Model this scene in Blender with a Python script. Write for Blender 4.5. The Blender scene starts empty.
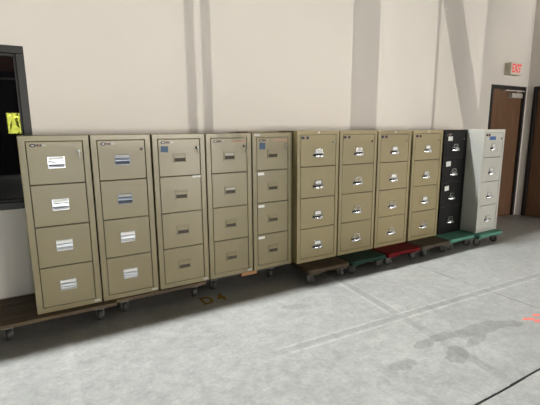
import bpy, bmesh, math, random
from mathutils import Vector, Matrix
random.seed(7)
S = bpy.context.scene
COL = S.collection
PI = math.pi

# ------------------------------------------------------------------ camera
F_PX, PITCH, ROLL, YAW, CAM_H = 403.51, 0.18058, -0.00692, 0.52787, 1.5165
cd = bpy.data.cameras.new('camera'); cam = bpy.data.objects.new('camera', cd); COL.objects.link(cam)
cd.sensor_fit = 'HORIZONTAL'; cd.sensor_width = 36.0; cd.lens = F_PX / 540 * 36.0
cd.clip_start = 0.02; cd.clip_end = 200
fw = Vector((math.sin(YAW) * math.cos(PITCH), math.cos(YAW) * math.cos(PITCH), -math.sin(PITCH)))
rt = Vector((math.cos(YAW), -math.sin(YAW), 0)); up = rt.cross(fw)
rt, up = rt * math.cos(ROLL) + up * math.sin(ROLL), -rt * math.sin(ROLL) + up * math.cos(ROLL)
M = Matrix((rt, up, -fw)).transposed().to_4x4(); M.translation = (0, 0, CAM_H)
cam.matrix_world = M
S.camera = cam

# ------------------------------------------------------------------ world, lights, exposure
w = bpy.data.worlds.new('world'); S.world = w; w.use_nodes = True
bg = w.node_tree.nodes['Background']; bg.inputs[0].default_value = (0.75, 0.85, 1, 1); bg.inputs[1].default_value = 0.6
S.view_settings.view_transform = 'Standard'; S.view_settings.look = 'None'
S.view_settings.exposure = 0.0; S.view_settings.gamma = 1.0; S.view_settings.use_curve_mapping = False
try: S.cycles.use_denoising = True
except Exception: pass

def light(name, kind, loc, aim, energy, color, **kw):
    d = bpy.data.lights.new(name, kind); o = bpy.data.objects.new(name, d); COL.objects.link(o)
    o.location = loc; d.energy = energy; d.color = color
    o.rotation_euler = (Vector(aim) - Vector(loc)).to_track_quat('-Z', 'Y').to_euler()
    for k, v in kw.items(): setattr(d, k, v)
    return o
WALL_Y, CORNER_X, WALL_TOP = 3.86, 7.27, 4.0
# row of high-bay lamps beyond the partition: lights the floor over the top of the wall
light('high_bay_lamp_row', 'AREA', (0.6, 4.72, 8.0), (0.6, 4.72, 0), 1350, (0.95, 0.98, 1.0),
      shape='RECTANGLE', size=9.0, size_y=0.13)
# low daylight areas before solid walls: dock door behind the camera, and one added on the right
light('dock_door_daylight', 'AREA', (5.0, -8.9, 1.0), (5.0, 3.0, 1.0), 780, (1.0, 0.96, 0.905),
      shape='RECTANGLE', size=4.2, size_y=1.9)
light('side_door_daylight', 'AREA', (0.55, -8.9, 0.68), (0.55, 3.0, 0.68), 185, (0.95, 0.98, 1.0),
      shape='RECTANGLE', size=1.1, size_y=1.25)
light('right_side_daylight', 'AREA', (7.2, -3.6, 1.05), (0, -3.6, 1.05), 210, (1.0, 0.96, 0.905),
      shape='RECTANGLE', size=3.2, size_y=1.3)
# lamp added for the wall bands; posts cross its beam, an added screen cuts it below
LAMP = Vector((3.2, -8.0, 1.6))
light('band_lamp', 'SPOT', LAMP, (3.4, 3.86, 2.6), 1500, (1.0, 0.955, 0.88), spot_size=1.7, spot_blend=0.3, shadow_soft_size=0.011)
light('sun', 'SUN', (0, 0, 20), (0, -7.2, 0), 230, (1, 0.97, 0.88), angle=0.01)

# ------------------------------------------------------------------ materials
def mat(name, col, rough=0.5, metal=0.0, noise=0.0, scale=8.0, bump=0.0, bscale=60.0, coat=0.0, spec=0.5, emit=None):
    m = bpy.data.materials.new(name); m.use_nodes = True
    nt = m.node_tree; b = nt.nodes['Principled BSDF']
    c = tuple((v / 12.92 if v <= .04045 else ((v + .055) / 1.055) ** 2.4) for v in (x / 255 for x in col)) + (1,)
    b.inputs['Base Color'].default_value = c
    b.inputs['Roughness'].default_value = rough; b.inputs['Metallic'].default_value = metal
    b.inputs['Coat Weight'].default_value = coat; b.inputs['Specular IOR Level'].default_value = spec
    if emit: b.inputs['Emission Color'].default_value = c; b.inputs['Emission Strength'].default_value = emit
    tc = nt.nodes.new('ShaderNodeTexCoord')
    if noise:
        n = nt.nodes.new('ShaderNodeTexNoise'); n.inputs['Scale'].default_value = scale; n.inputs['Detail'].default_value = 6
        nt.links.new(tc.outputs['Object'], n.inputs['Vector'])
        r = nt.nodes.new('ShaderNodeMapRange'); r.inputs['From Min'].default_value = .3; r.inputs['From Max'].default_value = .7
        r.inputs['To Min'].default_value = 1 - noise; r.inputs['To Max'].default_value = 1 + noise * .6
        nt.links.new(n.outputs['Fac'], r.inputs['Value'])
        mx = nt.nodes.new('ShaderNodeVectorMath'); mx.operation = 'SCALE'; mx.inputs[0].default_value = c[:3]
        nt.links.new(r.outputs[0], mx.inputs['Scale']); nt.links.new(mx.outputs[0], b.inputs['Base Color'])
    if bump:
        n2 = nt.nodes.new('ShaderNodeTexNoise'); n2.inputs['Scale'].default_value = bscale; n2.inputs['Detail'].default_value = 4
        nt.links.new(tc.outputs['Object'], n2.inputs['Vector'])
        bp = nt.nodes.new('ShaderNodeBump'); bp.inputs['Strength'].default_value = bump; bp.inputs['Distance'].default_value = .01
        nt.links.new(n2.outputs['Fac'], bp.inputs['Height']); nt.links.new(bp.outputs[0], b.inputs['Normal'])
    return m

def wood(name, c1, c2, rough=.5, axis='Z', scale=3.0, stretch=.06):
    m = bpy.data.materials.new(name); m.use_nodes = True; nt = m.node_tree; b = nt.nodes['Principled BSDF']
    tc = nt.nodes.new('ShaderNodeTexCoord'); mp = nt.nodes.new('ShaderNodeMapping')
    s = [scale * 8] * 3; s['XYZ'.index(axis)] = scale * 8 * stretch; mp.inputs['Scale'].default_value = s
    n = nt.nodes.new('ShaderNodeTexNoise'); n.inputs['Scale'].default_value = 2.0; n.inputs['Detail'].default_value = 8
    n.inputs['Roughness'].default_value = .65
    rp = nt.nodes.new('ShaderNodeValToRGB')
    lin = lambda col: tuple((v / 12.92 if v <= .04045 else ((v + .055) / 1.055) ** 2.4) for v in (x / 255 for x in col)) + (1,)
    rp.color_ramp.elements[0].color = lin(c1); rp.color_ramp.elements[1].color = lin(c2)
    rp.color_ramp.elements[0].position = .3; rp.color_ramp.elements[1].position = .7
    L = nt.links.new
    L(tc.outputs['Object'], mp.inputs[0]); L(mp.outputs[0], n.inputs['Vector']); L(n.outputs['Fac'], rp.inputs[0])
    L(rp.outputs[0], b.inputs['Base Color']); b.inputs['Roughness'].default_value = rough
    return m

MT = dict(
    wall=mat('wall_paint', (226, 219, 211), .75, noise=.015, scale=1.2, bump=.05, bscale=90),
    beige=mat('beige_enamel', (138, 127, 95), .34, noise=.03, scale=3, bump=.04, bscale=160),
    beige2=mat('tan_enamel', (151, 138, 101), .4, noise=.03, scale=3, bump=.04, bscale=160),
    gap=mat('gap_shadow_steel', (70, 64, 52), .8),
    black=mat('black_enamel', (11, 11, 12), .5, spec=.25, noise=.08, bump=.03, bscale=140),
    white=mat('light_grey_enamel', (206, 205, 196), .38, noise=.02, scale=3, bump=.03, bscale=150),
    chrome=mat('chrome', (205, 206, 208), .16, 1.0),
    satin=mat('satin_chrome', (225, 228, 232), .3, 1.0),
    card=mat('card_white', (232, 231, 226), .6), cardgrey=mat('card_grey', (188, 186, 178), .6),
    bluesteel=mat('dull_blue_chrome', (118, 124, 134), .35, 1.0),
    dark=mat('dark_plastic', (14, 13, 13), .4), red=mat('red_print', (120, 32, 30), .5),
    redfaint=mat('faded_red_print', (170, 132, 108), .5), silver=mat('silver_print', (160, 156, 150), .4, .3),
    blue=mat('blue_sticker', (44, 78, 110), .5), blue2=mat('bright_blue_label', (60, 108, 172), .5),
    recess=mat('recess_shade', (58, 50, 34), .6),  # shade inside the pull recess put into a dark brown
    frame=mat('dark_bronze_frame', (25, 22, 21), .5, noise=.05),
    doorwood=wood('door_veneer', (98, 70, 50), (128, 95, 70), .45, 'Z', 2.2),
    closer=mat('closer_aluminium', (186, 182, 172), .45, .0), steel=mat('steel', (150, 150, 148), .35, 1.0),
    zinc=mat('zinc_caster', (142, 140, 134), .42, .5), rubber=mat('grey_rubber_wheel', (52, 50, 48), .6),
    tyre=mat('dark_wheel', (44, 42, 40), .5), hub=mat('wheel_hub', (118, 115, 110), .4, .3),
    plank=wood('worn_plank', (64, 52, 36), (104, 86, 60), .7, 'X', 1.6, .08),
    plankdark=wood('dark_plank', (22, 20, 17), (38, 33, 27), .75, 'X', 1.6, .08),  # darker wood tone for the set-back dolly
    rawwood=wood('raw_timber', (150, 104, 60), (186, 136, 86), .6, 'X', 2, .1),
    carpet_brown=mat('brown_painted_wood', (76, 65, 50), .85, spec=.2, noise=.18, scale=14, bump=.3, bscale=120),
    carpet_green=mat('dark_green_paint', (26, 54, 44), .8, spec=.2, noise=.15, scale=12, bump=.2, bscale=120),
    carpet_red=mat('dark_red_paint', (100, 8, 13), .8, spec=.2, noise=.15, scale=12, bump=.2, bscale=120),
    carpet_grey=mat('grey_brown_paint', (80, 72, 60), .85, spec=.2, noise=.18, scale=14, bump=.3, bscale=120),
    teal=mat('teal_paint', (92, 148, 130), .8, spec=.25, noise=.12, scale=12, bump=.2, bscale=120),
    exitbox=mat('exit_housing', (196, 186, 168), .55), exitface=mat('exit_face', (226, 214, 200), .5),
    exitred=mat('exit_red_letters', (226, 52, 50), .5, emit=.35),
    sealant=mat('black_joint_sealant', (16, 15, 15), .5, bump=.4, bscale=50),
    joint=mat('joint_dust', (88, 86, 82), .9),
    yellow=mat('worn_yellow_paint', (140, 112, 52), .9, noise=.35, scale=40),
    coral=mat('coral_tape', (240, 128, 112), .6, noise=.1, scale=30),
    brownroof=wood('roof_timber', (130, 88, 52), (170, 120, 76), .7, 'X', .5),
    corr=mat('corrugated_metal', (48, 48, 47), .6, .0), hedge=mat('hedge_leaf', (205, 214, 84), .7, noise=.5, scale=5),
    concrete2=mat('outdoor_asphalt', (120, 118, 110), .9, noise=.1),
    cardboard=mat('cardboard', (176, 162, 134), .8),
)

def window_glass():
    m = bpy.data.materials.new('dark_room_glass'); m.use_nodes = True; b = m.node_tree.nodes['Principled BSDF']
    b.inputs['Base Color'].default_value = (.004, .004, .005, 1); b.inputs['Roughness'].default_value = .015  # near-black body colour stands in for the unlit room behind the pane
    b.inputs['IOR'].default_value = 1.52
    return m
MT['glass'] = window_glass()

def concrete():
    m = bpy.data.materials.new('polished_concrete'); m.use_nodes = True; nt = m.node_tree; b = nt.nodes['Principled BSDF']
    L = nt.links.new
    def N(t, **kw):
        n = nt.nodes.new(t)
        for k, v in kw.items(): setattr(n, k, v)
        return n
    def val(x): return x
    def math_(op, a, b_=None, c=None, clamp=False):
        n = N('ShaderNodeMath', operation=op, use_clamp=clamp)
        for i, v in enumerate((a, b_, c)):
            if v is None: continue
            if isinstance(v, (int, float)): n.inputs[i].default_value = v
            else: L(v, n.inputs[i])
        return n.outputs[0]
    geo = N('ShaderNodeNewGeometry'); sep = N('ShaderNodeSeparateXYZ'); L(geo.outputs['Position'], sep.inputs[0])
    X, Y = sep.outputs[0], sep.outputs[1]
    def noise(scale, detail=6, rough=.55, off=(0, 0, 0)):
        mp = N('ShaderNodeMapping'); mp.inputs['Location'].default_value = off; L(geo.outputs['Position'], mp.inputs[0])
        n = N('ShaderNodeTexNoise'); n.inputs['Scale'].default_value = scale; n.inputs['Detail'].default_value = detail
        n.inputs['Roughness'].default_value = rough; L(mp.outputs[0], n.inputs['Vector']); return n.outputs['Fac']
    big = noise(.9, 5); mid = noise(4.5, 8, .62); fine = noise(38, 6, .7); mott = noise(13, 6, .6, (3, 1, 0))
    def rng(v, a, b_, c, d):
        r = N('ShaderNodeMapRange'); L(v, r.inputs[0])
        for i, q in enumerate((a, b_, c, d)): r.inputs[i + 1].default_value = q
        return r.outputs[0]
    v = math_('MULTIPLY', rng(big, .3, .7, .92, 1.08), rng(mid, .3, .7, .85, 1.10))
    v = math_('MULTIPLY', v, rng(fine, .3, .7, .84, 1.12)); v = math_('MULTIPLY', v, rng(mott, .32, .68, .86, 1.10))
    # small pits and scuffs
    vo = N('ShaderNodeTexVoronoi'); vo.inputs['Scale'].default_value = 9; vo.inputs['Randomness'].default_value = 1
    L(geo.outputs['Position'], vo.inputs['Vector'])
    pit = rng(vo.outputs['Distance'], .03, .10, 1, 0)
    pit = math_('MULTIPLY', pit, rng(noise(2.3, 3, .5, (7, 7, 0)), .52, .62, 0, 1))
    v = math_('MULTIPLY', v, math_('SUBTRACT', 1, math_('MULTIPLY', pit, .35)))
    wob = math_('MULTIPLY', math_('SUBTRACT', noise(7, 4, .6, (1, 5, 2)), .5), .05)
    patch = rng(noise(3.0, 5, .6, (4, 2, 1)), .38, .56, 0, 1)
    worn = rng(noise(9.0, 5, .6, (9, 2, 1)), .36, .52, 0.25, 1)
    def band(coord, centre, half, soft):   # 1 inside |coord-centre|<half
        d = math_('ABSOLUTE', math_('SUBTRACT', coord, centre))
        return rng(math_('ADD', d, math_('MULTIPLY', wob, soft * 8)), half, half + soft, 1, 0)
    def within(coord, a, b_, soft=.08):
        return math_('MULTIPLY', rng(coord, a - soft, a + soft, 0, 1), rng(coord, b_ - soft, b_ + soft, 1, 0))
    # old tape lines: one along the wall, one away from it; each a dull strip with pale edges
    cx = math_('ADD', math_('MULTIPLY', math_('SUBTRACT', X, 1.5), -.04), 2.165)     # centre y of strip running along x
    dy = math_('SUBTRACT', Y, cx)
    mx_ = within(X, 1.35, 9)
    e1 = math_('MULTIPLY', math_('ADD', band(dy, .040, .007, .010), band(dy, -.040, .011, .010), clamp=True), mx_)
    s1 = math_('MULTIPLY', band(dy, 0, .03, .012), mx_)
    cy = math_('ADD', math_('MULTIPLY', math_('SUBTRACT', Y, 1.25), .11), 2.375)
    dx = math_('SUBTRACT', X, cy)
    my_ = within(Y, 1.25, 3.3)
    e2 = math_('MULTIPLY', math_('ADD', band(dx, .050, .004, .008), band(dx, -.048, .011, .010), clamp=True), within(Y, 2.15, 3.3))
    s2 = math_('MULTIPLY', band(dx, 0, .036, .012), my_)
    e3 = math_('MULTIPLY', band(math_('SUBTRACT', X, .085), 0, .02, .02), within(Y, 1.6, 3.1))
    edges = math_('MULTIPLY', math_('ADD', math_('ADD', e1, e2, clamp=True), math_('MULTIPLY', e3, .5), clamp=True), worn)
    strips = math_('ADD', s1, s2, clamp=True)
    v = math_('MULTIPLY', v, math_('ADD', 1, math_('MULTIPLY', edges, .24)))
    v = math_('MULTIPLY', v, math_('SUBTRACT', 1, math_('MULTIPLY', strips, .15)))
    # dark oily patches, elongated along the old line
    def blot(px, py, rx, ry, rot):
        c, s = math.cos(rot), math.sin(rot)
        ax = math_('SUBTRACT', X, px); ay = math_('SUBTRACT', Y, py)
        u = math_('DIVIDE', math_('ADD', math_('MULTIPLY', ax, c), math_('MULTIPLY', ay, s)), rx)
        t = math_('DIVIDE', math_('SUBTRACT', math_('MULTIPLY', ay, c), math_('MULTIPLY', ax, s)), ry)
        d = math_('ADD', math_('MULTIPLY', u, u), math_('MULTIPLY', t, t))
        d = math_('ADD', d, math_('MULTIPLY', math_('SUBTRACT', noise(11, 5, .65, (px, py, 0)), .5), 2.4))
        return rng(d, .85, 1.1, 1, 0)
    st = None
    for a in ((2.83, 1.665, .30, .075, -.10), (2.48, 1.735, .12, .05, -.1), (2.27, 1.735, .10, .045, .1), (2.36, 1.535, .12, .07, .5),
              (3.10, 1.60, .14, .05, -.5), (2.66, 1.585, .14, .04, .2), (1.95, 1.63, .12, .05, -.1), (1.83, 2.72, .12, .05, -.3)):
        q = blot(*a); st = q if st is None else math_('MAXIMUM', st, q)
    v = math_('MULTIPLY', v, math_('SUBTRACT', 1, math_('MULTIPLY', st, .22)))
    c = N('ShaderNodeVectorMath', operation='SCALE'); c.inputs[0].default_value = (.378, .377, .352); L(v, c.inputs['Scale'])
    L(c.outputs[0], b.inputs['Base Color'])
    L(rng(mid, .3, .7, .30, .46), b.inputs['Roughness'])
    bp = N('ShaderNodeBump'); bp.inputs['Strength'].default_value = .12; bp.inputs['Distance'].default_value = .01
    L(mid, bp.inputs['Height']); L(bp.outputs[0], b.inputs['Normal'])
    return m
MT['concrete'] = concrete()

# ------------------------------------------------------------------ mesh helpers
class MB:
    def __init__(s): s.v, s.f, s.m, s.sm = [], [], [], []
    def poly(s, pts, faces, mi=0, smooth=False):
        o = len(s.v); s.v += [tuple(p) for p in pts]
        for f in faces: s.f.append([o + i for i in f]); s.m.append(mi); s.sm.append(smooth)
    def box(s, x0, x1, y0, y1, z0, z1, mi=0):
        s.poly([(x, y, z) for z in (z0, z1) for y in (y0, y1) for x in (x0, x1)],
               [(0, 2, 3, 1), (4, 5, 7, 6), (0, 1, 5, 4), (2, 6, 7, 3), (0, 4, 6, 2), (1, 3, 7, 5)], mi)
    def prism(s, outline, y0, y1, mi=0):          # outline in (x, z), counter-clockwise seen from -y
        n = len(outline)
        s.poly([(x, y0, z) for x, z in outline] + [(x, y1, z) for x, z in outline],
               [list(range(n)), list(range(2 * n - 1, n - 1, -1))] + [(i, i + n, (i + 1) % n + n, (i + 1) % n) for i in range(n)], mi)
    def prism_z(s, outline, z0, z1, mi=0):        # outline in (x, y), counter-clockwise from above
        n = len(outline)
        s.poly([(x, y, z0) for x, y in outline] + [(x, y, z1) for x, y in outline],
               [list(range(n - 1, -1, -1)), list(range(n, 2 * n))] + [(i, (i + 1) % n, (i + 1) % n + n, i + n) for i in range(n)], mi)
    def lathe(s, c, axis, prof, n=16, mi=0, sx=1.0):   # prof: (along axis, radius)
        A = 'xyz'.index(axis); B, C = (A + 1) % 3, (A + 2) % 3
        pts = []
        for t, r in prof:
            for k in range(n):
                a = 2 * PI * k / n; q = [0, 0, 0]; q[A] = c[A] + t; q[B] = c[B] + r * math.cos(a); q[C] = c[C] + r * math.sin(a) * sx
                pts.append(q)
        fs = [(i * n + k, i * n + (k + 1) % n, (i + 1) * n + (k + 1) % n, (i + 1) * n + k) for i in range(len(prof) - 1) for k in range(n)]
        s.poly(pts, fs, mi, True)
        s.poly([pts[k] for k in range(n)], [list(range(n - 1, -1, -1))], mi); s.poly([pts[-n + k] for k in range(n)], [list(range(n))], mi)
    def bar(s, a, b, t, u, mi=0):                 # beam of section t x u between two points
        a, b = Vector(a), Vector(b); d = (b - a).normalized()
        q = Vector((0, 1, 0)) if abs(d.y) < .9 else Vector((1, 0, 0))
        p = d.cross(q).normalized(); q = p.cross(d)
        pts = [e + p * sx * t / 2 + q * sy * u / 2 for e in (a, b) for sx, sy in ((-1, -1), (1, -1), (1, 1), (-1, 1))]
        s.poly(pts, [(0, 1, 2, 3), (7, 6, 5, 4), (0, 4, 5, 1), (1, 5, 6, 2), (2, 6, 7, 3), (3, 7, 4, 0)], mi)
    def mesh(s, name, mats, bevel=0.0, seg=1):
        me = bpy.data.meshes.new(name); me.from_pydata(s.v, [], s.f)
        for i, p in enumerate(me.polygons): p.material_index = s.m[i]; p.use_smooth = s.sm[i]
        for m in (mats if isinstance(mats, (list, tuple)) else [mats]): me.materials.append(MT[m] if isinstance(m, str) else m)
        bm = bmesh.new(); bm.from_mesh(me)
        bmesh.ops.recalc_face_normals(bm, faces=bm.faces)
        if bevel:
            es = [e for e in bm.edges if len(e.link_faces) == 2 and e.calc_face_angle(0) > .6]
            bmesh.ops.bevel(bm, geom=es, offset=bevel, segments=seg, affect='EDGES', profile=.6, clamp_overlap=True)
        bm.to_mesh(me); bm.free()
        return me

def obj(name, me, parent=None, loc=None, rz=0.0):
    o = bpy.data.objects.new(name, me); COL.objects.link(o)
    if parent is not None: o.parent = parent
    if loc is not None: o.location = loc
    if rz: o.rotation_euler[2] = rz
    return o
def tag(o, label=None, cat=None, group=None, kind=None):
    for k, v in (('label', label), ('category', cat), ('group', group), ('kind', kind)):
        if v: o[k] = v
    return o
def thing(name, loc, label, cat, group=None, rz=0.0): return tag(obj(name, None, None, loc, rz), label, cat, group)

# ------------------------------------------------------------------ the room
def struct(name, mb, m, bevel=0.0, parent=None):
    o = obj(name, mb.mesh(name, m, bevel), parent)
    if parent is None: o['kind'] = 'structure'
    return o
JX, JY, G = 3.585, 1.155, .005
b = MB(); b.box(-9, 12, -9.2, 14, -.16, -.012); floor = struct('floor', b, 'joint')
floor['label'] = 'grey concrete floor with old tape lines and joints'
for (x0, x1) in ((-9, JX - G), (JX + G * .4, 12)):
    for (y0, y1) in ((-9.2, JY - .005), (JY + .005, 14)):
        b = MB(); b.box(x0, x1, y0, y1, -.06, 0); obj('concrete_slab', b.mesh('concrete_slab', 'concrete'), floor)
# black sealant bead standing slightly proud, with lumps
b = MB(); x = -2.0; random.seed(3)
while x < 7.2:
    L_ = random.uniform(.05, .16); wd = random.uniform(.0035, .0065); oy = random.uniform(-.003, .003)
    b.box(x, x + L_, JY - wd + oy, JY + wd + oy, -.02, .003)
    if random.random() < .25: b.lathe((x, JY + random.uniform(-.006, .006), 0), 'z', [(0, random.uniform(.012, .02)), (.004, .008)], 8)
    x += L_
obj('joint_sealant', b.mesh('joint_sealant', 'sealant'), floor)['label'] = 'lumpy black sealant along a floor joint'

# back partition with the window and door openings
WX0, WX1, WZ0, WZ1 = -1.45, .012, .884, 2.166
DX0, DX1, DZ = 6.245, 7.215, 2.172
Yb = WALL_Y + .16
b = MB()
b.box(-9, WX0, WALL_Y, Yb, 0, WALL_TOP); b.box(WX0, WX1, WALL_Y, Yb, 0, WZ0); b.box(WX0, WX1, WALL_Y, Yb, WZ1, WALL_TOP)
b.box(WX1, DX0, WALL_Y, Yb, 0, WALL_TOP); b.box(DX0, DX1, WALL_Y, Yb, DZ, WALL_TOP); b.box(DX1, CORNER_X, WALL_Y, Yb, 0, WALL_TOP)
struct('wall_back', b, 'wall')['label'] = 'tall off-white painted wall behind the cabinets'
# right wall with its own door by the corner
RY0, RY1, RX = 2.78, 3.755, CORNER_X + .16
b = MB()
b.box(CORNER_X, RX, -9.2, RY0, 0, WALL_TOP); b.box(CORNER_X, RX, RY0, RY1, DZ, WALL_TOP); b.box(CORNER_X, RX, RY1, Yb, 0, WALL_TOP)
struct('wall_right', b, 'wall')['label'] = 'off-white side wall meeting the back wall'

# window: dark frame and glass
b = MB(); fwid = .058
for (x0, x1, z0, z1) in ((WX0, WX1, WZ1 - fwid, WZ1), (WX0, WX1, WZ0, WZ0 + fwid), (WX0, WX0 + fwid, WZ0 + fwid, WZ1 - fwid), (WX1 - fwid, WX1, WZ0 + fwid, WZ1 - fwid)):
    b.box(x0, x1, WALL_Y - .012, Yb, z0, z1)
win = struct('window_1', b, 'frame', .003); win['label'] = 'dark-framed interior window with dark reflective glass'
b = MB(); t = .018
for (x0, x1, z0, z1) in ((WX0 + fwid, WX1 - fwid, WZ1 - fwid - t, WZ1 - fwid), (WX0 + fwid, WX1 - fwid, WZ0 + fwid, WZ0 + fwid + t), (WX1 - fwid - t, WX1 - fwid, WZ0 + fwid + t, WZ1 - fwid - t), (WX0 + fwid, WX0 + fwid + t, WZ0 + fwid + t, WZ1 - fwid - t)):
    b.box(x0, x1, WALL_Y + .018, WALL_Y + .05, z0, z1)
struct('glazing_bead', b, 'frame', .002, win)
b = MB(); b.box(WX0 + fwid, WX1 - fwid, WALL_Y + .05, WALL_Y + .058, WZ0 + fwid, WZ1 - fwid); struct('pane', b, 'glass', 0, win)

# doors
def door(name, label, ax):     # ax maps (u along wall, v out of the wall, z) to the room
    d = tag(obj(name, None), label, None, None, 'structure')
    def P(nm, boxes, m, bev=.003, par=d):
        b = MB()
        for q in boxes:
            p = [ax(q[0], q[2]), ax(q[1], q[3])]
            b.box(min(p[0][0], p[1][0]), max(p[0][0], p[1][0]), min(p[0][1], p[1][1]), max(p[0][1], p[1][1]), q[4], q[5])
        return obj(nm, b.mesh(nm, m, bev), par)
    W = .97; J = .05
    P('door_frame', [(0, J, -.012, .16, 0, DZ), (W - J, W, -.012, .16, 0, DZ), (J, W - J, -.012, .16, DZ - J, DZ),
                     (J, J + .016, .075, .11, 0, DZ - J), (W - J - .016, W - J, .03, .11, 0, DZ - J), (J, W - J, .075, .11, DZ - J - .016, DZ - J)], 'frame', .002)
    leaf = P('door_leaf', [(J + .004, W - J - .004, .028, .074, .008, DZ - J - .004)], 'doorwood', .002)
    return d, P, leaf
d1, P1, leaf1 = door('door_1', 'brown wood door in dark frame under the exit sign', lambda u, v: (DX0 + u, WALL_Y + v))
P1('door_closer', [(.53, .84, -.035, .026, 1.985, 2.06)], 'closer', .008)
P1('closer_arm', [(.32, .86, -.045, -.028, 2.085, 2.103), (.32, .338, -.03, .026, 2.078, 2.108), (.68, .70, -.045, -.018, 2.06, 2.09)], 'closer', .002)
P1('door_handle', [(.07, .12, .0, .028, .98, 1.10), (.075, .20, -.045, -.03, 1.02, 1.04), (.085, .105, -.045, .0, 1.02, 1.04)], 'steel', .004)
P1('hinge', [(W_ - .06, W_ - .048, .01, .03, z, z + .11) for W_ in (.97,) for z in (.25, 1.0, 1.8)], 'frame', .001)
d2, P2, leaf2 = door('door_2', 'brown wood door in dark frame on the side wall', lambda u, v: (CORNER_X + v, RY1 - u))
P2('door_handle', [(.85, .90, .0, .028, .98, 1.10), (.77, .895, -.045, -.03, 1.02, 1.04), (.865, .885, -.045, .0, 1.02, 1.04)], 'steel', .004)

# ------------------------------------------------------------------ warehouse beyond the frame: shell, openings, posts
b = MB(); b.box(-9.2, -9, -9.2, 14, 0, 9); struct('wall_left', b, 'corr')
b = MB(); b.box(-9.2, 12.2, 14, 14.2, 0, 9); struct('wall_far', b, 'corr')
b = MB(); b.box(12, 12.2, -9.2, 14, 0, 9); struct('wall_east', b, 'corr')
b = MB()
yo0, yo1 = -9.2, -9.0
WXa, WXb, WZa, WZb = -.66, .25, 1.42, 2.12
b.box(-9, WXa, yo0, yo1, 0, 9); b.box(WXa, WXb, yo0, yo1, 0, WZa); b.box(WXa, WXb, yo0, yo1, WZb, 9); b.box(WXb, 12, yo0, yo1, 0, 9)
x = -3.0
while x < .9:
    for z0, z1 in (((0, WZa), (WZb, 3.2)) if WXa - .05 < x < WXb + .02 else ((0, 3.2),)): b.box(x, x + .05, yo1, yo1 + .03, z0, z1)
    x += .12
struct('wall_front', b, 'corr')
b = MB(); b.box(-9.2, 12.2, -9.2, 14.2, 9, 9.2); struct('ceiling', b, 'corr')
b = MB(); b.box(-3.2, .9, -9, -4.2, 3.62, 3.7)
y = -8.7
while y < -4.3: b.box(-3.2, .9, y, y + .06, 3.46, 3.62); y += .5
struct('trim_1', b, 'brownroof')['label'] = 'brown timber canopy with joists over the loading bay'
b = MB(); b.box(-3.2, .9, -8.96, -8.90, 3.22, 3.27); struct('trim_2', b, 'card')['label'] = 'thin white rail under the timber canopy'
b = MB(); b.box(-14, 18, -30, -9.2, -.2, -.02); struct('ground_outside', b, 'concrete2')
hedge = MB(); random.seed(5)
for i in range(420):
    c = Vector((random.uniform(-4, 3), random.uniform(-14.6, -13.6), random.uniform(.1, 2.7))); r = random.uniform(.08, .2)
    d = Vector((random.gauss(0, 1), random.gauss(0, 1), random.gauss(0, 1))).normalized(); e = d.orthogonal().normalized(); g = d.cross(e)
    hedge.poly([c - e * r, c + g * r * .5, c + e * r, c - g * r * .5], [(0, 1, 2, 3)])
hb = MB(); hb.box(-4, 3, -14.6, -13.8, -.05, 2.4)
hd = tag(obj('hedge', hb.mesh('hedge', 'hedge')), 'yellow green sunlit hedge outside the loading bay window', 'hedge', None, 'stuff')
obj('leaves', hedge.mesh('leaves', 'hedge'), hd)
# posts between the added lamp and the wall; xw = where the shadow falls on the wall
PY = -1.1
def on_post(xw, zw, y=PY):
    t = (y - LAMP.y) / (WALL_Y - LAMP.y); return LAMP.x + (xw - LAMP.x) * t, LAMP.z + (zw - LAMP.z) * t
def post(name, x0, x1, label, y=PY):
    a, c = on_post(x0, 2, y)[0], on_post(x1, 2, y)[0]
    b = MB(); b.box(a, c, y - .03, y + .03, 0, 5.2)
    return tag(obj(name, b.mesh(name, 'corr', .003)), label, 'post')
post('rack_upright', 1.345, 1.425, 'slim grey rack upright standing on the open floor, thinner twin')
post('rack_upright', 1.505, 1.59, 'slim grey rack upright standing on the open floor, beside its twin', PY - .3)
post('steel_column', 3.40, 3.83, 'broad grey steel column on the open floor')
post('braced_upright', 4.90, 4.95, 'slim grey upright carrying a slanted brace')
post('wide_pier', 5.98, 8.2, 'wide grey pier near the side wall')
b = MB(); b.box(2.75, 3.65, -7.02, -6.98, .05, 1.585); b.box(2.75, 3.65, -7.2, -6.8, 0, .05)  # added, unseen screen that keeps the lamp beam off the lower wall
tag(obj('lamp_cutoff_screen', b.mesh('lamp_cutoff_screen', 'corr', .01)), 'unseen grey screen added to cut the lamp beam off the lower wall', 'screen')
a = on_post(4.85, 4.2); c = on_post(5.95, 1.35)
b = MB(); b.bar((a[0], PY + .12, a[1]), (c[0], PY + .12, c[1]), .235, .03)
tag(obj('slanted_brace', b.mesh('slanted_brace', 'corr')), 'slanted grey brace beside the slim upright', 'brace')

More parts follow.
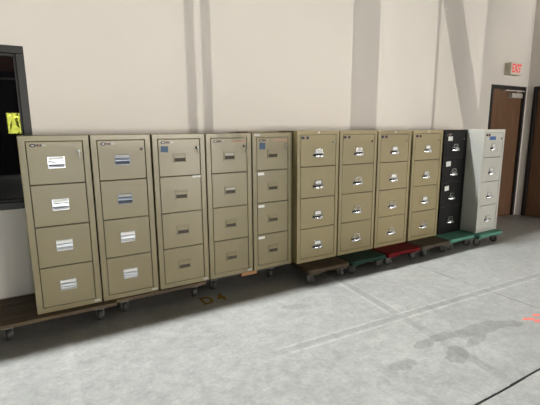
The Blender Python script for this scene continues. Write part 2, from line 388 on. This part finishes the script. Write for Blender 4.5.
# ------------------------------------------------------------------ filing cabinets
H = 1.337
_cache = {}
def cached(key, fn):
    if key not in _cache: _cache[key] = fn()
    return _cache[key]
def body_mesh(w, d, h, m, st):
    x0, x1, y0, y1 = -w / 2, w / 2, -d / 2, d / 2
    ix0, ix1, iz0, iz1, r = x0 + st, x1 - st, .040, h - .040, .016
    mb = MB()
    o = [(x0, y0, 0), (x1, y0, 0), (x1, y0, h), (x0, y0, h)]; i = [(ix0, y0, iz0), (ix1, y0, iz0), (ix1, y0, iz1), (ix0, y0, iz1)]
    k = [(x, y0 + r, z) for x, _, z in i]; bk = [(x, y1, z) for x, _, z in o]
    mb.poly(o + i + k + bk, [(0, 1, 5, 4), (1, 2, 6, 5), (2, 3, 7, 6), (3, 0, 4, 7)] + [(4, 5, 9, 8), (5, 6, 10, 9), (6, 7, 11, 10), (7, 4, 8, 11)]
            + [(1, 0, 12, 13), (2, 1, 13, 14), (3, 2, 14, 15), (0, 3, 15, 12), (15, 14, 13, 12)])
    mb.poly(k, [(0, 1, 2, 3)], 1)
    return mb.mesh('cabinet_body', [m, 'gap'], .0035, 2)
def drawer_mesh(w, h, m):
    mb = MB(); mb.box(-w / 2, w / 2, 0, .014, -h / 2, h / 2); return mb.mesh('drawer_front', m, .003, 2)

def louver_pull(cards):          # chrome pull of rounded bars in a shallow frame
    mb = MB(); W2 = .052
    mb.box(-W2 - .004, W2 + .004, -.004, .002, -.042, .042, 0)
    for z, hh in ((-.024, .013), (.006, .009)):
        prof = [(-.004, z - hh), (-.012, z - hh * .6), (-.014, z), (-.011, z + hh * .7), (-.004, z + hh)]
        n = len(prof); mb.poly([(-W2, y, zz) for y, zz in prof] + [(W2, y, zz) for y, zz in prof],
                               [(i, i + n, i + n + 1, i + 1) for i in range(n - 1)] + [list(range(n)), list(range(2 * n - 1, n - 1, -1))], 0, False)
    mb.box(-W2 + .002, W2 - .002, -.0065, -.003, .019, .039, 1)
    return mb.mesh('pull_handle', ['satin' if cards == 'card' else 'bluesteel', cards], .0015)
def recessed_pull():
    mb = MB(); a, c, z0, z1 = -.058, .058, -.04, .038
    for q in ((a, c, z1 - .012, z1), (a, c, z0, z0 + .010), (a, a + .010, z0 + .010, z1 - .012), (c - .010, c, z0 + .010, z1 - .012)):
        mb.box(q[0], q[1], -.006, .004, q[2], q[3], 0)
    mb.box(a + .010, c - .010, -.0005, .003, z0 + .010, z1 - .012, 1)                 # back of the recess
    mb.prism([(a + .010, .0), (c - .010, .0), (c - .010, z1 - .012), (a + .010, z1 - .012)], -.005, 0, 2)  # finger lip / hood
    return mb
def recess_mesh(m, strip_mat):
    mb = recessed_pull(); mb.box(-.046, .046, -.0072, -.005, .004, .023, 3)  # thin raised strip across the upper half of the pull
    return mb.mesh('pull_handle', [m, 'recess', m, strip_mat], .001)
def cup_pull_mesh():
    mb = MB(); n = 14; W = .07
    pts = []; prof = [(0.0, .022), (-.016, .021), (-.030, .012), (-.036, -.004), (-.034, -.016)]
    for i in range(n + 1):
        t = -1 + 2 * i / n; k = max(.12, (1 - abs(t) ** 3.2))
        for y, z in prof: pts.append((t * W, y * (.25 + .75 * k), z * (.55 + .45 * k) - .002))
    m_ = len(prof)
    mb.poly(pts, [(i * m_ + j, i * m_ + j + 1, (i + 1) * m_ + j + 1, (i + 1) * m_ + j) for i in range(n) for j in range(m_ - 1)], 0, True)
    back = [(x, y + .004 if y < -.01 else y, z - .003) for x, y, z in pts]
    mb.poly(back, [(i * m_ + j, (i + 1) * m_ + j, (i + 1) * m_ + j + 1, i * m_ + j + 1) for i in range(n) for j in range(m_ - 1)], 0, True)
    mb.box(-.068, .068, -.003, .001, -.02, .018, 0)
    return mb.mesh('pull_handle', 'chrome')
def holder_mesh():
    mb = MB(); o = [(-.048, .018), (.048, .018), (.041, .064), (-.041, .064)]; i = [(-.036, .026), (.036, .026), (.032, .057), (-.032, .057)]
    for k in range(4):
        k2 = (k + 1) % 4; mb.prism([o[k], o[k2], i[k2], i[k]], -.007, .001)
    return mb.mesh('label_holder', 'chrome', .001)
def card_mesh(m):
    mb = MB(); mb.prism([(-.037, .025), (.037, .025), (.033, .058), (-.033, .058)], -.0035, .0); return mb.mesh('label_card', m)
def lock_mesh(m):
    mb = MB(); mb.lathe((0, 0, 0), 'y', [(.002, .0115), (-.006, .0115), (-.009, .009)], 14, 0); mb.box(-.0015, .0015, -.0095, -.0085, -.006, .006, 1)
    return mb.mesh('lock', [m, 'dark'])
def key_mesh():
    mb = MB(); mb.box(-.0012, .0012, -.028, -.008, -.003, .003); mb.lathe((0, -.03, -.014), 'x', [(-.0015, .013), (.0015, .013)], 12)
    mb.lathe((.002, -.03, -.040), 'x', [(-.0015, .012), (.0015, .012)], 12)
    return mb.mesh('key', 'satin')
def oval_plate_mesh():
    mb = MB(); mb.lathe((0, 0, 0), 'y', [(.001, .0125), (-.003, .012)], 20, 0, 1.75)
    mb.lathe((0, 0, 0), 'y', [(-.003, .005), (-.0042, .0045)], 20, 1, 2.0)
    x = .024
    for wd, hh, mi in ((.009, .016, 0), (.008, .014, 2), (.009, .016, 0), (.008, .012, 1), (.007, .012, 1), (.007, .010, 1)):
        mb.box(x, x + wd, -.003, .001, -hh / 2, hh / 2, mi); x += wd + .0025
    return mb.mesh('nameplate', ['dark', 'silver', 'red'])
def bar_plate_mesh():
    mb = MB(); mb.box(-.046, .046, -.002, .001, -.014, .014, 1)
    for x0, x1, mi in ((-.045, -.014, 0), (-.011, -.004, 2), (-.001, .006, 1), (.009, .016, 2), (.018, .045, 0)): mb.box(x0, x1, -.0032, -.001, -.013, .013, mi)
    return mb.mesh('nameplate', ['dark', 'silver', 'red'])
def strip_mesh(wd, hh, m, t=.0015):
    mb = MB(); mb.box(-wd / 2, wd / 2, -t, .0008, -hh / 2, hh / 2); return mb.mesh('sticker', m, 0)
def sticker(par, nm, x, z, wd, hh, m, label=None, y=0, rot=0):
    o = obj(nm, cached(('st', wd, hh, m), lambda: strip_mesh(wd, hh, m)), par, (x, y, z)); o.rotation_euler[1] = rot
    if label: o['label'] = label
    return o

def cabinet(x0, x1, yf, depth, z0, m, handle, label, lock='chrome', key=False, plate='oval', st=.043, cards=('card',) * 4, h=H, rz=0.0, corner_tag=False, rail_tag=False):
    w = x1 - x0
    t = thing('filing_cabinet', ((x0 + x1) / 2, yf + depth / 2, z0), label, 'filing cabinet', 'row of four-drawer filing cabinets on dollies', rz)
    y0 = -depth / 2
    obj('cabinet_body', body_mesh(w, depth, h, m, st), t)
    dh = (h - .08) / 4; dw = w - 2 * st - .010; ds = []
    for k in range(4):                     # top drawer first
        zc = h - .040 - dh * (k + .5)
        d = obj('drawer', cached(('dr', round(w, 3), round(h, 3), m), lambda: drawer_mesh(dw, dh - .007, m)), t, (0, y0 + .0015, zc)); ds.append(d)
        if handle == 'louver':
            obj('pull_handle', cached(('lo', cards[k]), lambda: louver_pull(cards[k])), d, (0, 0, .002))['label'] = 'satin chrome louvred pull'
        elif handle == 'recess':
            obj('pull_handle', cached(('re', m, cards[k]), lambda: recess_mesh(m, cards[k])), d, (0, 0, -.004))['label'] = 'recessed pull in a square bezel'
        else:
            obj('pull_handle', cached('cup', cup_pull_mesh), d, (0, 0, -.045))['label'] = 'chrome cup pull'
            obj('label_holder', cached('hold', holder_mesh), d, (0, 0, -.045))
            obj('label_card', cached(('card', cards[k]), lambda: card_mesh(cards[k])), d, (0, 0, -.045))
    zc0 = h - .040 - dh / 2
    lx = w / 2 - .074
    obj('lock', cached(('lock', lock), lambda: lock_mesh(lock)), ds[0], (lx, 0, 1.221 * h / H - zc0))
    if key: obj('key', cached('key', key_mesh), ds[0], (lx, 0, 1.221 * h / H - zc0))
    obj('nameplate', cached(plate, oval_plate_mesh if plate == 'oval' else bar_plate_mesh), ds[0], (-w / 2 + .09, 0, 1.268 * h / H - zc0))
    if corner_tag: sticker(t, 'tag', w / 2 - .035, .022, .045, .016, 'cardgrey', 'small pale tag', y0)
    if rail_tag: sticker(t, 'tag', .0, h - .018, .018, .014, 'card', 'small white dot sticker', y0)
    return t, ds, y0, zc0

DA, ZA, YA = .485, .1425, 3.354
C1, D1, _, zc = cabinet(-.087, .372, YA, DA, ZA, 'beige', 'louver', 'beige four-drawer filing cabinet beside the dark window, on the bare end of a plank dolly', lock='steel', key=True, corner_tag=True)
C2, D2, _, _ = cabinet(.383, .832, YA, DA, ZA, 'beige', 'louver', 'beige filing cabinet with louvred chrome pulls and a black lock hole, second from the window', lock='dark', cards=('cardgrey', 'cardgrey', 'card', 'card'), corner_tag=True)
C3, D3, y3, _ = cabinet(.847, 1.300, YA, DA, ZA, 'beige', 'recess', 'beige filing cabinet with recessed pulls, a blue magnet and one white strip', lock='dark', key=True, cards=('beige',) * 4, corner_tag=True)
sticker(D3[0], 'magnet', -.453 / 2 + .098, .073, .062, .05, 'blue', 'small blue magnet', 0, .08)
sticker(D3[1], 'paper_strip', .453 / 2 - .085, .145, .075, .018, 'card', 'white paper strip')
C4, D4, _, _ = cabinet(1.312, 1.757, YA, DA, ZA, 'beige', 'recess', 'beige filing cabinet with recessed pulls, no blue magnet and no drawer stickers', lock='dark', key=True, cards=('cardgrey', 'cardgrey', 'beige', 'beige'), corner_tag=True)
sticker(D4[0], 'faded_print', .1, .123, .13, .016, 'redfaint', 'faded red lettering')
C5, D5, y5, _ = cabinet(1.771, 2.211, YA, DA, ZA, 'beige', 'recess', 'beige filing cabinet with a blue magnet and white stickers on its lower three drawers', lock='chrome', key=True, cards=('beige',) * 4)
sticker(D5[0], 'magnet', -.44 / 2 + .105, .075, .062, .062, 'blue', 'small blue magnet', 0, .05)
for k in (1, 2, 3): sticker(D5[k], 'drawer_sticker', -.44 / 2 + .088, .125, .07, .026, 'card', 'small white sticker')
sticker(D5[0], 'faded_print', .085, .128, .17, .016, 'redfaint', 'faded red lettering')
sticker(C5, 'tag', -.17, H - .02, .06, .018, 'cardgrey', 'small pale tag', y5)

DB, ZB, YB = .572, .1515, 3.274
BP = dict(plate='bar', st=.037)
C6, D6, _, _ = cabinet(2.222, 2.739, YB, DB, ZB, 'beige2', 'cup', 'tan filing cabinet with chrome cup pulls standing on the brown dolly', lock='steel', rail_tag=True, h=1.345, **BP)
C7, D7, _, _ = cabinet(2.754, 3.277, YB, DB, ZB, 'beige2', 'cup', 'tan filing cabinet with chrome cup pulls standing on the dark green dolly', lock='dark', cards=('card', 'beige2', 'beige2', 'beige2'), h=1.342, **BP)
C8, D8, _, _ = cabinet(3.297, 3.820, YB, DB, ZB, 'beige2', 'cup', 'tan filing cabinet with chrome cup pulls standing on the red dolly', lock='steel', rail_tag=True, cards=('card', 'card', 'beige2', 'beige2'), **BP)
C9, D9, _, _ = cabinet(3.856, 4.386, YB, DB, ZB, 'beige2', 'cup', 'tan filing cabinet with chrome cup pulls beside the black cabinet', lock='steel', rail_tag=True, cards=('card', 'cardgrey', 'card', 'beige2'), **BP)
C10, D10, _, _ = cabinet(4.432, 4.888, 3.285, .56, ZB, 'black', 'cup', 'black filing cabinet with white drawer labels and chrome cup pulls', cards=('dark',) * 4, **BP)
sticker(D10[0], 'drawer_label', -.11, .088, .085, .055, 'card', 'white paper label', 0, .03)
sticker(D10[0], 'drawer_label', -.115, .132, .05, .03, 'cardgrey', 'small pale label')
sticker(D10[1], 'drawer_label', -.115, .085, .09, .062, 'card', 'white paper label', 0, -.06)
sticker(D10[2], 'drawer_label', -.115, .085, .08, .06, 'card', 'white paper label', 0, -.1)
C11, D11, _, _ = cabinet(4.906, 5.362, 3.072, .77, ZB, 'white', 'cup', 'light grey filing cabinet with a blue label, last in the row by the door', lock='steel', cards=('card', 'card', 'white', 'white'), **BP)
sticker(D11[0], 'drawer_label', -.035, .088, .135, .045, 'blue2', 'blue label')

# thin sheets lying on top of two cabinets
b = MB(); b.box(-.18, .18, -.13, .13, 0, .012)
tag(obj('cardboard_sheet', b.mesh('cardboard_sheet', 'cardboard', .002), None, (1.99, 3.66, ZA + H + .001)), 'thin flat cardboard sheet on top of the cabinet with drawer stickers', 'sheet')

# ------------------------------------------------------------------ dollies
def caster_parts(R, htop, wide=.040):
    mw = MB(); mw.lathe((0, .012, R), 'x', [(-wide / 2, R * .86), (-wide / 2 + .006, R), (wide / 2 - .006, R), (wide / 2, R * .86)], 20, 0)
    mw.lathe((0, .012, R), 'x', [(-wide / 2 - .003, R * .60), (wide / 2 + .003, R * .60)], 14, 1)
    mf = MB()
    for s in (-1, 1):
        x = s * (wide / 2 + .007); mf.poly([(x + e, y, z) for e in (-.002, .002) for y, z in ((.000, R - .010), (.024, R - .010), (.034, htop - .012), (-.022, htop - .012))],
            [(0, 1, 2, 3), (7, 6, 5, 4), (0, 4, 5, 1), (1, 5, 6, 2), (2, 6, 7, 3), (3, 7, 4, 0)])
    mf.box(-wide / 2 - .010, wide / 2 + .010, -.022, .034, htop - .014, htop - .009)
    mf.lathe((0, .004, htop - .010), 'z', [(0, .024), (.006, .026)], 14); mf.lathe((0, .012, R), 'x', [(-wide / 2 - .012, .007), (wide / 2 + .012, .007)], 8)
    mp = MB(); mp.box(-.045, .045, -.038, .046, htop - .005, htop)
    return mw.mesh('wheel', ['tyre', 'hub']), mf.mesh('caster_fork', 'zinc', .0008), mp.mesh('mounting_plate', 'zinc', .001)
def add_casters(t, spots, R, htop, key):
    mw, mf, mp = cached(key, lambda: caster_parts(R, htop))
    for x, y, a in spots:
        c = obj('caster', mp, t, (x, y, 0), a); obj('wheel', mw, c); obj('caster_fork', mf, c)
def rounded(x0, x1, y0, y1, r, n=4):
    out = []
    for cx, cy, a0 in ((x1 - r, y0 + r, -PI / 2), (x1 - r, y1 - r, 0), (x0 + r, y1 - r, PI / 2), (x0 + r, y0 + r, PI)):
        for k in range(n + 1): a = a0 + PI / 2 * k / n; out.append((cx + r * math.cos(a), cy + r * math.sin(a)))
    return out
def small_dolly(xc, yf, yb, w, m, label, wx, rz=(0, 0)):
    top = ZB - .0015; L_ = yb - yf; yc = (yf + yb) / 2
    t = thing('furniture_dolly', (xc, yc, 0), label, 'dolly', 'small furniture dollies under the cup-pull cabinets')
    mb = MB(); mb.prism_z(rounded(-w / 2, w / 2, -L_ / 2, L_ / 2, .035), top - .034, top); obj('deck', mb.mesh('deck', m, .006, 2), t)
    for s in (-1, 1):
        mb = MB(); x0, x1 = -w / 2 + .012, w / 2 - .012
        mb.prism([(x0, .098), (x0 + .15, .098), (x0 + .19, .114), (x1 - .19, .114), (x1 - .15, .098), (x1, .098), (x1, top - .035), (x0, top - .035)], -.04, .04)
        obj('cross_rail', mb.mesh('cross_rail', m, .004), t, (0, s * (L_ / 2 - .055), 0))
    a1, a2 = rz
    add_casters(t, [(wx[0] - xc, -L_ / 2 + .055, a1), (wx[1] - xc, -L_ / 2 + .055, a2), (wx[0] - xc, L_ / 2 - .055, .3), (wx[1] - xc, L_ / 2 - .055, -.4)], .044, .0985, 'smallc')
    return t
small_dolly(2.472, 3.035, 3.80, .515, 'carpet_brown', 'brown furniture dolly between the open plank dollies and the green one', (2.268, 2.645), (.5, .2))
small_dolly(2.998, 3.025, 3.80, .50, 'carpet_green', 'dark green furniture dolly beside the red one', (2.80, 3.195), (.35, .5))
small_dolly(3.540, 3.025, 3.80, .53, 'carpet_red', 'dark red furniture dolly under a tan cabinet', (3.335, 3.75), (.6, .5))
small_dolly(4.082, 3.020, 3.80, .515, 'carpet_grey', 'worn grey-brown furniture dolly between the red and teal ones', (3.905, 4.275), (-.4, .3))
small_dolly(4.600, 3.035, 3.80, .49, 'teal', 'teal furniture dolly under the black cabinet', (4.41, 4.775), (.5, .4))
small_dolly(5.105, 2.968, 3.73, .50, 'teal', 'teal furniture dolly under the light grey cabinet', (4.885, 5.255), (.5, .2))

def plank_dolly(x0, x1, yf, m, label, wx, edge=None):
    yb = 3.842; xc, yc = (x0 + x1) / 2, (yf + yb) / 2; top = ZA - .0015; w, L_ = x1 - x0, yb - yf
    t = thing('plank_dolly', (xc, yc, 0), label, 'dolly', 'long plank dollies under the recessed-pull cabinets')
    nb = 3; pw = L_ / nb
    for k in range(nb):
        mb = MB(); mb.box(-w / 2, w / 2, -L_ / 2 + k * pw + .0015, -L_ / 2 + (k + 1) * pw - .0015, top - .028, top); obj('plank', mb.mesh('plank', m, .003, 2), t)
    for s in (-1, 1):
        mb = MB(); mb.box(-.035, .035, -L_ / 2 + .14, L_ / 2 - .01, top - .048, top - .029); obj('cleat', mb.mesh('cleat', m, .002), t, (s * (w / 2 - .25), 0, 0))
    add_casters(t, [(q - xc, yy, aa) for q, aa in zip(wx, (.15, -.2)) for yy in (-L_ / 2 + .045, L_ / 2 - .06)], .048, top - .028, 'plankc')
    return t
plank_dolly(-.40, .475, 3.285, 'plank', 'long worn plank dolly with bare end beside the dark window', (-.28, .345))
plank_dolly(.48, 1.255, 3.335, 'plank', 'plank dolly in the middle of the three under the beige cabinets', (.545, 1.155))
pd = plank_dolly(1.30, 2.12, 3.40, 'plankdark', 'dark plank dolly set back beneath the beige cabinets with magnets', (1.375, 2.0))
b = MB(); b.box(-.085, .085, -.02, .02, 0, .032)
ct = obj('raw_wood_block', b.mesh('raw_wood_block', 'rawwood', .002), pd, (1.72 - 1.71, 3.379 - (3.40 + 3.842) / 2, .108)); ct['label'] = 'pale raw wood strip'

# ------------------------------------------------------------------ exit sign
ES = thing('exit_sign', (6.70, WALL_Y, 2.325), 'small beige exit sign with red letters on the wall above the door', 'sign')
b = MB(); b.box(-.152, .152, -.10, 0, 0, .185); obj('housing', b.mesh('housing', 'exitbox', .006, 2), ES)
b = MB(); b.box(-.142, .142, -.104, -.099, .012, .173); fc = obj('face', b.mesh('face', 'exitface', .001), ES)
def text_mesh(body, size, m, ext=.001, bold=0.0):
    c = bpy.data.curves.new('txt', 'FONT'); c.body = body; c.size = size; c.extrude = ext; c.offset = bold; c.align_x = 'CENTER'; c.align_y = 'CENTER'
    o = bpy.data.objects.new('txt', c); COL.objects.link(o); bpy.context.view_layer.update()
    me = bpy.data.meshes.new_from_object(o.evaluated_get(bpy.context.evaluated_depsgraph_get())); me.name = 'lettering'
    bpy.data.objects.remove(o); me.materials.clear(); me.materials.append(MT[m]); return me
tx = obj('lettering', text_mesh('EXIT', .172, 'exitred', .0015, .003), ES, (0, -.106, .0925)); tx.rotation_euler = (PI / 2, 0, 0); tx.scale = (.70, 1.05, 1); tx['label'] = 'red letters EXIT'

# ------------------------------------------------------------------ marks on the floor
t4 = tag(obj('floor_marking', text_mesh('D 4', .20, 'yellow', .0006, .006), None, (1.283, 3.235, .0007)), 'worn yellow painted letters on the shaded floor below the beige cabinets', 'floor marking')
t4.scale = (.75, 1.1, 1)
AR = thing('tape_mark', (3.36, 1.535, 0), 'coral red tape arrow stuck on the concrete floor', 'tape')
def tp(pts):
    b = MB(); b.prism_z(pts, .0004, .0016); obj('tape_strip', b.mesh('tape_strip', 'coral'), AR)
tp([(-.11, .045), (-.02, -.012), (.0, .018), (-.07, .06)])
tp([(-.075, -.035), (.05, -.05), (.052, -.02), (-.05, -.01)])
tp([(.03, .035), (.14, -.03), (.16, -.005), (.06, .06)])
